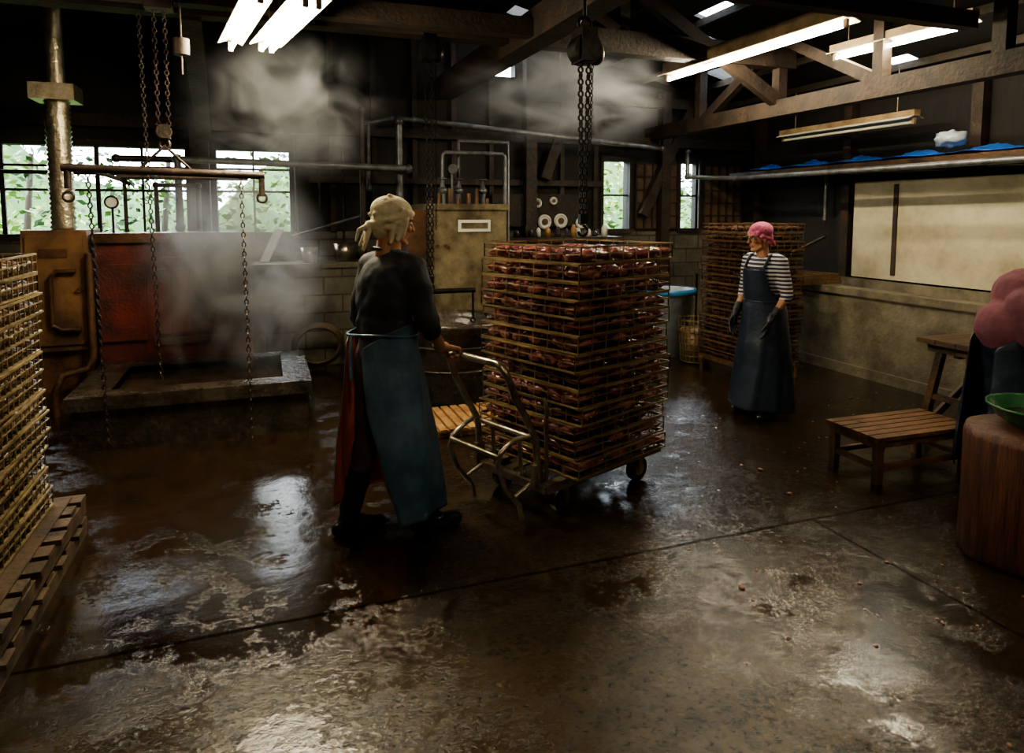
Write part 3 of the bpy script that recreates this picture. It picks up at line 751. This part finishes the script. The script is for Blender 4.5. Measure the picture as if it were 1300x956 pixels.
def hand(name,root,wrist,d,n,t,curl,mat,thumbcurl=.4):
    w=V(wrist);d=V(d).normalized();n=V(n);n=(n-d*n.dot(d)).normalized();t_=V(t);t=(t_-d*t_.dot(d)-n*t_.dot(n)).normalized()
    P=[];L=[.072,.080,.074,.058];off=[.030,.010,-.011,-.030];mc=[.088,.090,.085,.078]
    P.append(('c',w-d*.05,w,.026,.026,mat))
    for i in range(4):
        k=w+d*mc[i]+t*off[i];P.append(('c',w+t*off[i]*.55,k,.0165,.012,mat))
        p=k;ang=0;segs=(.45,.32,.25)
        for j in range(3):
            ang+=curl[j]+(i-1.5)*.05
            dd=d*math.cos(ang)+n*math.sin(ang);q=p+dd*(L[i]*segs[j]*1.05)
            P.append(('c',p,q,.0098-.0008*j,.0092-.001*j,mat));p=q
    P.append(('c',w+d*.02+n*.004,w+d*.07+n*.004,.017,.014,mat))
    a=w+d*.018+t*.022;b=w+d*.052+t*.046+n*.012*thumbcurl;c=b+d*.028+t*.010+n*.03*thumbcurl;e=c+d*.02-t*.006*thumbcurl+n*.024*thumbcurl
    P+= [('c',a,b,.015,.0125,mat),('c',b,c,.0115,.0105,mat),('c',c,e,.0105,.0085,mat)]
    P=[('c',tuple(p[1]),tuple(p[2]),p[3],p[4],p[5]) for p in P]
    return build(name,P,[mat],.0035,root,2)
def head(root,loc,rz,kind,tilt=0):
    S='skin'
    P=[('e',(0,-.012,.035),(.074,.093,.083),S),('e',(0,.028,-.035),(.056,.060,.072),S),('e',(0,.066,-.098),(.022,.018,.016),S),
       ('c',(0,.088,.010),(0,.104,-.026),.0085,.0125,S),('c',(-.03,.080,.024),(.03,.080,.024),.011,.011,S),
       ('e',(.035,.062,-.022),(.024,.022,.022),S),('e',(-.035,.062,-.022),(.024,.022,.022),S),
       ('c',(.045,.02,-.07),(.01,.06,-.095),.018,.018,S),('c',(-.045,.02,-.07),(-.01,.06,-.095),.018,.018,S),
       ('c',(-.018,.084,-.056),(.018,.084,-.056),.006,.006,'lips'),('c',(-.014,.083,-.067),(.014,.083,-.067),.0065,.0065,'lips'),
       ('c',(0,-.02,-.06),(0,-.03,-.16),.052,.054,S)]
    if kind!='towel':
        P+=[('e',(.076,-.005,-.008),(.010,.017,.030),S),('e',(-.076,-.005,-.008),(.010,.017,.030),S)]
    sc={'towel':'towel_white','pink':'scarf_pink','hair':'hair'}[kind]
    P+=[('e',(0,-.018,.052),(.083,.100,.080),sc),('c',(-.055,.05,.045),(.055,.05,.045),.026,.026,sc),('e',(0,-.07,.0),(.07,.05,.07),sc)]
    if kind=='towel':
        P+=[('e',(0,-.02,.060),(.090,.108,.076),sc),
            ('c',(-.078,.035,.050),(0,.090,.056),.017,.017,sc),('c',(.078,.035,.050),(0,.090,.056),.017,.017,sc)]
        for s_ in(-1,1):
            P+=[('c',(s_*.080,.03,.048),(s_*.074,-.05,.012),.017,.018,sc),('c',(s_*.074,-.05,.012),(s_*.02,-.112,-.02),.018,.018,sc),
                ('c',(s_*.078,.02,.025),(s_*.068,-.045,-.03),.012,.014,sc),('c',(s_*.068,-.045,-.03),(s_*.02,-.105,-.04),.014,.016,sc),
                ('c',(s_*.086,.0,.07),(s_*.03,-.115,.03),.012,.014,sc),
                ('c',(s_*.076,.035,.02),(s_*.066,.03,-.06),.014,.012,sc),('c',(s_*.074,.01,.0),(s_*.064,.005,-.085),.014,.012,sc),('c',(s_*.070,-.02,.01),(s_*.060,-.03,-.10),.018,.012,sc)]
        P+=[('e',(0,-.126,-.025),(.028,.024,.024),sc),
            ('c',(.0,-.13,-.03),(.035,-.190,-.055),.018,.010,sc),('c',(.035,-.19,-.055),(.04,-.20,-.11),.010,.006,sc),
            ('c',(.0,-.126,-.03),(.02,-.150,-.15),.020,.009,sc),('c',(0,-.126,-.03),(-.035,-.155,-.13),.020,.008,sc),
            ('e',(0,-.068,-.03),(.062,.042,.06),sc),('c',(-.05,-.03,.122),(.04,-.07,.105),.015,.015,sc),('c',(-.02,.05,.112),(.03,-.05,.130),.012,.012,sc)]
    if kind=='pink':
        P+=[('e',(0,-.02,.062),(.088,.106,.078),sc),('e',(0,-.108,-.01),(.026,.022,.022),sc),('c',(0,-.115,-.02),(.03,-.13,-.08),.016,.01,sc),('c',(0,-.115,-.02),(-.03,-.13,-.07),.016,.01,sc),
            ('c',(.076,.02,.02),(.05,-.08,-.02),.018,.02,sc),('c',(-.076,.02,.02),(-.05,-.08,-.02),.018,.02,sc)]
    names=[S,'lips',sc]
    h=build('head',P,names,.0045,root,2 if kind=='towel' else 3,loc,(tilt,0,rz))
    m=MB()
    for s_ in(-1,1):
        m.ell((s_*.029,.078,.004),(.0125,.009,.0075),0,12,8);m.ell((s_*.029,.0855,.004),(.005,.003,.005),1,10,6)
        m.cap((s_*.016,.091,.022),(s_*.044,.084,.024),.0035,.0025,1,6)
        if kind=='pink':
            m.ring((s_*.030,.098,.0),.023,.0022,(0,1,0),1,20,6);m.cyl((s_*.053,.096,.004),(s_*.078,.0,.006),.002,mi=1,n=6)
    if kind=='pink':m.cyl((-.008,.1,.004),(.008,.1,.004),.002,mi=1,n=6)
    m.obj('eyes',['eye_white','eye_dark'],h)
    return h
def apron(name,root,rows,mats,folds=.03,nc=64,seed=0):
    rows=sorted(rows,key=lambda r:-r[0]);m=MB();vs=[];fs=[];NR=50
    zs=[r[0] for r in rows]
    for i in range(NR+1):
        z=zs[0]+(zs[-1]-zs[0])*i/NR
        k=0
        while k<len(rows)-2 and z<rows[k+1][0]:k+=1
        t=(rows[k][0]-z)/max(rows[k][0]-rows[k+1][0],1e-6);t=min(max(t,0),1)
        t2=t*t*(3-2*t)*.5+t*.5
        r=[a+(b-a)*t2 for a,b in zip(rows[k],rows[k+1])]
        f=folds*max(0,min(1,(1.0-z)/.6))
        for j in range(nc+1):
            a=math.radians(r[5]+(r[6]-r[5])*j/nc)
            w=1+f*(math.sin(a*4+seed+z*2.5)+.7*math.sin(a*9+seed*2+z*4)+.3*math.sin(a*17+z*9))
            vs.append((r[1]+r[3]*w*math.sin(a),r[2]+r[4]*w*math.cos(a),z))
    for i in range(NR):
        for j in range(nc):a=i*(nc+1)+j;fs.append((a,a+1,a+nc+2,a+nc+1))
    m.add(vs,fs,0,True);o=m.obj(name,mats,root)
    s=o.modifiers.new('s','SOLIDIFY');s.thickness=.004;s.offset=0
    if len(mats)>1:s.material_offset=1
    return o
def person(name,loc,yaw,sc,P,shirt):
    root=empty(name,(loc[0],loc[1],0),yaw,sc)
    g=P.get('baggy',1.0)
    sk,bt,tr='skin','boot',P.get('trouser','trouser')
    c=V(P.get('chest',(0,0,1.26)));sh='skin';sl=P.get('sleeve',1.0)
    parts=[('e',(0,0,.93),(.165,.118,.14),tr),('e',tuple(V((c.x*.5,c.y*.5,1.06))),(.150*g,.116*g,.16),shirt),('e',tuple(c),(.172*g,.126*g,.17),shirt),
      ('c',tuple(V(P['shL'])*.82+V((0,P['shL'][1]*.18,P['shL'][2]*.18+.01))),tuple(V(P['shR'])*.82+V((0,P['shR'][1]*.18,P['shR'][2]*.18+.01))),.062*g,.062*g,shirt),
      ('e',tuple(c+V((0,-.01-c.y*.15,-.06))),(.165*g,.118*g,.16),shirt),
      ('c',tuple(c+V((0,-.01,.1))),tuple(V(P['neck'])),.068,.055,shirt),('c',tuple(V(P['neck'])-V((0,0,.01))),tuple(V(P['neck'])+V((0,.01,.09))),.052,.05,sk)]
    parts+=P.get('extra',[])
    for s in'RL':
        shd,el,wr=V(P['sh'+s]),V(P['el'+s]),V(P['wr'+s])
        parts.append(('c',tuple(shd),tuple(el),.062*g,.050*g,shirt))
        cut=el.lerp(wr,sl if sl<1 else .93)
        parts.append(('c',tuple(el),tuple(cut),.048*g,(.046-.008*min(sl,1))*g,shirt))
        parts.append(('c',tuple(el),tuple(wr),.038,.026,sh))
        if P.get('gauntlet'):parts.append(('c',tuple(el.lerp(wr,.6)),tuple(wr),.038,.032,'glove'))
        hp,kn,an=V(P['hip'+s]),V(P['kn'+s]),V(P['an'+s]);ft=V(P['ft'+s]).normalized()
        parts+= [('c',tuple(hp),tuple(kn),.092,.064,tr),('c',tuple(kn),tuple(kn.lerp(an,.4)),.064,.062,tr),('c',tuple(kn.lerp(an,.45)),tuple(V((an.x,an.y,.11))),.064,.050,bt),
                 ('c',(an.x-ft.x*.045,an.y-ft.y*.045,.048),(an.x+ft.x*.07,an.y+ft.y*.07,.046),.047,.047,bt),
                 ('c',(an.x+ft.x*.07,an.y+ft.y*.07,.042),(an.x+ft.x*.165,an.y+ft.y*.165,.036),.046,.037,bt),('c',(an.x,an.y,.07),(an.x,an.y,.13),.052,.052,bt)]
    names=list(dict.fromkeys([shirt,tr,sk,bt,sh,'glove']))
    build('body',parts,names,.011,root,4,wr=P.get('wrinkle',.012))
    return root
# --- worker pushing the cart
yawW=math.radians(20-90)
W=dict(neck=(0,.06,1.43),chest=(0,.035,1.25),shR=(.185,.08,1.35),elR=(.225,.13,1.085),wrR=(.052,.33,.905),
       shL=(-.190,.05,1.35),elL=(-.24,.0,1.08),wrL=(-.22,.12,.87),
       hipR=(.09,0,.90),knR=(.14,.12,.49),anR=(.175,.14,.09),ftR=(.15,1,0),
       hipL=(-.07,-.02,.90),knL=(-.05,-.06,.48),anL=(-.05,-.18,.09),ftL=(.15,1,0),sleeve=.30,baggy=1.15,wrinkle=.022)
wx,wy=.55,3.44
w=person('worker',(wx,wy),yawW,1.0,W,'shirt_black')
def toloc(p,loc,yaw,sc=1):
    d=V((p[0]-loc[0],p[1]-loc[1],0));d.rotate(Matrix.Rotation(-yaw,3,'Z'));return V((d.x/sc,d.y/sc,p[2]/sc))
e=V((math.cos(CR),math.sin(CR),0));s_=V((-math.sin(CR),math.cos(CR),0))
bar=V((1.72,3.66,.87))-e*.75+s_*.15
d_=(e*.96+V((0,0,-.25))).normalized();n_=V((0,0,-1));n_=(n_-d_*n_.dot(d_)).normalized()
wr=bar-d_*.098-n_*.029
def dirloc(v,yaw):
    v=V(v);v.rotate(Matrix.Rotation(-yaw,3,'Z'));return v
wl=toloc(wr,(wx,wy),yawW)
hand('hand_right',w,wl,dirloc(d_,yawW),dirloc(n_,yawW),dirloc(s_,yawW),(.95,1.25,.8),'skin',1.2)
hand('hand_left',w,W['wrL'],(.15,.35,-1),(.9,-.1,-.0),(0,1,.2),(.3,.4,.35),'skin',.5)
head(w,(0,.08,1.58),math.radians(-10),'towel',-.12)
apron('apron',w,[(1.30,0,.03,.205,.18,-38,38),(1.12,0,.015,.195,.17,-48,48),(1.04,0,.01,.195,.165,-110,125),(.97,.0,.0,.20,.172,-150,156),(.7,.03,.0,.225,.215,-160,146),(.45,.045,.005,.25,.25,-162,130),(.15,.06,.01,.275,.275,-150,112)],['apron_blue','apron_lining'],.04)
m=MB()
m.tube([(.197*math.sin(t),.168*math.cos(t)+.005,1.03-.01*math.sin(t*2)) for t in [2*math.pi*i/32 for i in range(32)]],.008,0,6,True)
m.tube([(.0,-.165,1.03),(.03,-.19,.95),(.05,-.2,.82)],.008,0,6)
m.tube([(-.1,.19,1.3),(-.08,.10,1.43),(0,-.04,1.455),(.08,.10,1.43),(.1,.19,1.3)],.008,0,6)
m.obj('apron_ties',['apron_blue'],w)
# --- woman
yawG=math.radians(190-90)
G=dict(neck=(0,.05,1.43),chest=(0,.03,1.25),shR=(.165,.02,1.36),elR=(.225,-.0,1.09),wrR=(.20,.15,.87),
       shL=(-.165,.02,1.36),elL=(-.23,.0,1.09),wrL=(-.20,.17,.87),
       hipR=(.085,0,.90),knR=(.10,.03,.49),anR=(.11,.02,.09),ftR=(.25,1,0),
       hipL=(-.085,0,.90),knL=(-.11,.05,.49),anL=(-.13,.06,.09),ftL=(-.2,1,0),sleeve=.15,gauntlet=True,baggy=1.05)
gx,gy=3.77,4.42
g_=person('woman_in_headscarf',(gx,gy),yawG,.915,G,'shirt_stripe')
hand('hand_right',g_,G['wrR'],(-.05,.25,-1),(-.9,.2,0),(0,1,.2),(.25,.4,.3),'glove',.4)
hand('hand_left',g_,G['wrL'],(.05,.25,-1),(.9,.2,0),(0,1,.2),(.3,.4,.3),'glove',.4)
head(g_,(0,.095,1.565),math.radians(-18),'pink',-.08)
apron('apron',g_,[(1.31,0,.035,.172,.16,-42,42),(1.12,0,.02,.178,.16,-55,55),(1.03,0,.01,.180,.155,-110,110),(.9,0,0,.198,.175,-145,145),(.5,0,.0,.235,.21,-155,155),(.08,0,.0,.285,.26,-158,158)],['apron_navy'],.045,seed=2)
m=MB()
m.tube([(.186*math.sin(t),.16*math.cos(t)+.005,1.02) for t in [2*math.pi*i/32 for i in range(32)]],.009,0,6,True)
for q in(-1,1):m.tube([(q*.1,.155,1.3),(q*.105,.08,1.415),(q*.09,-.02,1.435),(q*-.02,-.135,1.25),(q*-.1,-.14,1.05)],.012,0,6)
m.obj('apron_straps',['apron_navy'],g_)
# --- third worker, stooping beside the table
tx,ty=4.05,2.70;S3=.95;yawT=math.radians(-18-90)
T=dict(neck=(0,.34,1.36),chest=(0,.15,1.19),shR=(.19,.18,1.27),elR=(.27,-.04,1.10),wrR=(.25,-.02,.87),
       shL=(-.19,.24,1.28),elL=(-.27,.30,1.0),wrL=(-.2,.45,.82),trouser='apron_navy',
       extra=[('e',(0,.0,1.02),(.20,.165,.17),'shirt_dusty'),('e',(0,.12,1.21),(.22,.18,.17),'shirt_dusty'),('c',(.17,.12,1.22),(.25,.0,1.12),.10,.075,'shirt_dusty'),('c',(.12,.04,1.15),(.19,.0,1.0),.14,.09,'shirt_dusty')],
       hipR=(.09,0,.90),knR=(.12,.05,.49),anR=(.13,-.02,.09),ftR=(.2,1,0),
       hipL=(-.09,0,.90),knL=(-.11,.03,.48),anL=(-.13,-.02,.09),ftL=(-.2,1,0),sleeve=.75,baggy=1.25,wrinkle=.016)
t3=person('stooping_worker',(tx,ty),yawT,S3,T,'shirt_dusty')
hand('hand_right',t3,T['wrR'],(-.1,.15,-.9),(-.9,.1,0),(0,1,0),(.3,.4,.3),'skin',.4)
hand('hand_left',t3,T['wrL'],(.1,.8,-.55),(0,-.6,-.8),(1,-.3,0),(.3,.4,.3),'skin',.4)
head(t3,(0,.45,1.46),.0,'hair',-.5)
apron('apron',t3,[(1.22,0,.15,.22,.20,-38,38),(1.08,0,.06,.21,.185,-50,50),(1.0,0,.02,.200,.175,-110,110),(.9,0,.0,.205,.18,-150,150),(.12,0,.02,.27,.25,-155,155)],['apron_navy'],.03,seed=4)

# ------------------------------------------------------------------ steam
def steam(name,loc,scale,dens,seed,nscale=1.6,lo=.42,hi=.66):
    m=bpy.data.materials.new('steam');m.use_nodes=True;nt=m.node_tree;n=nt.nodes;L=nt.links
    n.remove(n['Principled BSDF']);out=n['Material Output']
    sc=n.new('ShaderNodeVolumeScatter');sc.inputs['Color'].default_value=(.95,.96,1,1);sc.inputs['Anisotropy'].default_value=.2
    tc=n.new('ShaderNodeTexCoord');ln=n.new('ShaderNodeVectorMath');ln.operation='LENGTH';L.new(tc.outputs['Object'],ln.inputs[0])
    fa=n.new('ShaderNodeMapRange');fa.inputs[1].default_value=1;fa.inputs[2].default_value=.1;fa.inputs[3].default_value=0;fa.inputs[4].default_value=1;fa.interpolation_type='SMOOTHSTEP';L.new(ln.outputs['Value'],fa.inputs[0])
    no=n.new('ShaderNodeTexNoise');no.inputs['Scale'].default_value=nscale;no.inputs['Detail'].default_value=5;no.inputs['Distortion'].default_value=1.6
    mp=n.new('ShaderNodeMapping');mp.inputs['Location'].default_value=(seed,seed*2,0);L.new(tc.outputs['Object'],mp.inputs[0]);L.new(mp.outputs[0],no.inputs['Vector'])
    nr=n.new('ShaderNodeMapRange');nr.inputs[1].default_value=lo;nr.inputs[2].default_value=hi;L.new(no.outputs['Fac'],nr.inputs[0])
    mu=n.new('ShaderNodeMath');mu.operation='MULTIPLY';L.new(fa.outputs[0],mu.inputs[0]);L.new(nr.outputs[0],mu.inputs[1])
    m2=n.new('ShaderNodeMath');m2.operation='MULTIPLY';L.new(mu.outputs[0],m2.inputs[0]);m2.inputs[1].default_value=dens
    L.new(m2.outputs[0],sc.inputs['Density']);L.new(sc.outputs[0],out.inputs['Volume'])
    MATS['steam_tmp']=m
    b=MB();b.ell((0,0,0),1,0,20,12);o=b.obj(name,['steam_tmp']);o.location=loc;o.scale=scale
steam('steam_cloud',(-.20,5.9,1.15),(.80,.55,1.05),8.5,1.3,1.6,.42,.64)
steam('steam_cloud',(.18,5.8,2.5),(.9,.8,.7),4.0,4.1,1.5,.47,.72)
steam('steam_cloud',(2.7,6.2,2.8),(1.3,1.0,.65),3.2,7.7,1.6,.45,.7)

# ------------------------------------------------------------------ world & camera
wd=bpy.data.worlds.new('World');scene.world=wd;wd.use_nodes=True
bg=wd.node_tree.nodes['Background'];bg.inputs[0].default_value=(.82,.92,1,1);bg.inputs[1].default_value=17
cam=bpy.data.cameras.new('camera');co=bpy.data.objects.new('camera',cam);scene.collection.objects.link(co)
co.location=(0,0,1.63);co.rotation_euler=(math.radians(85),0,math.radians(-20));cam.lens=24;cam.sensor_width=36;cam.shift_y=-.1015;cam.clip_start=.05
scene.camera=co
try: scene.view_settings.look='AgX - Medium High Contrast'
except Exception as ex: print(ex)
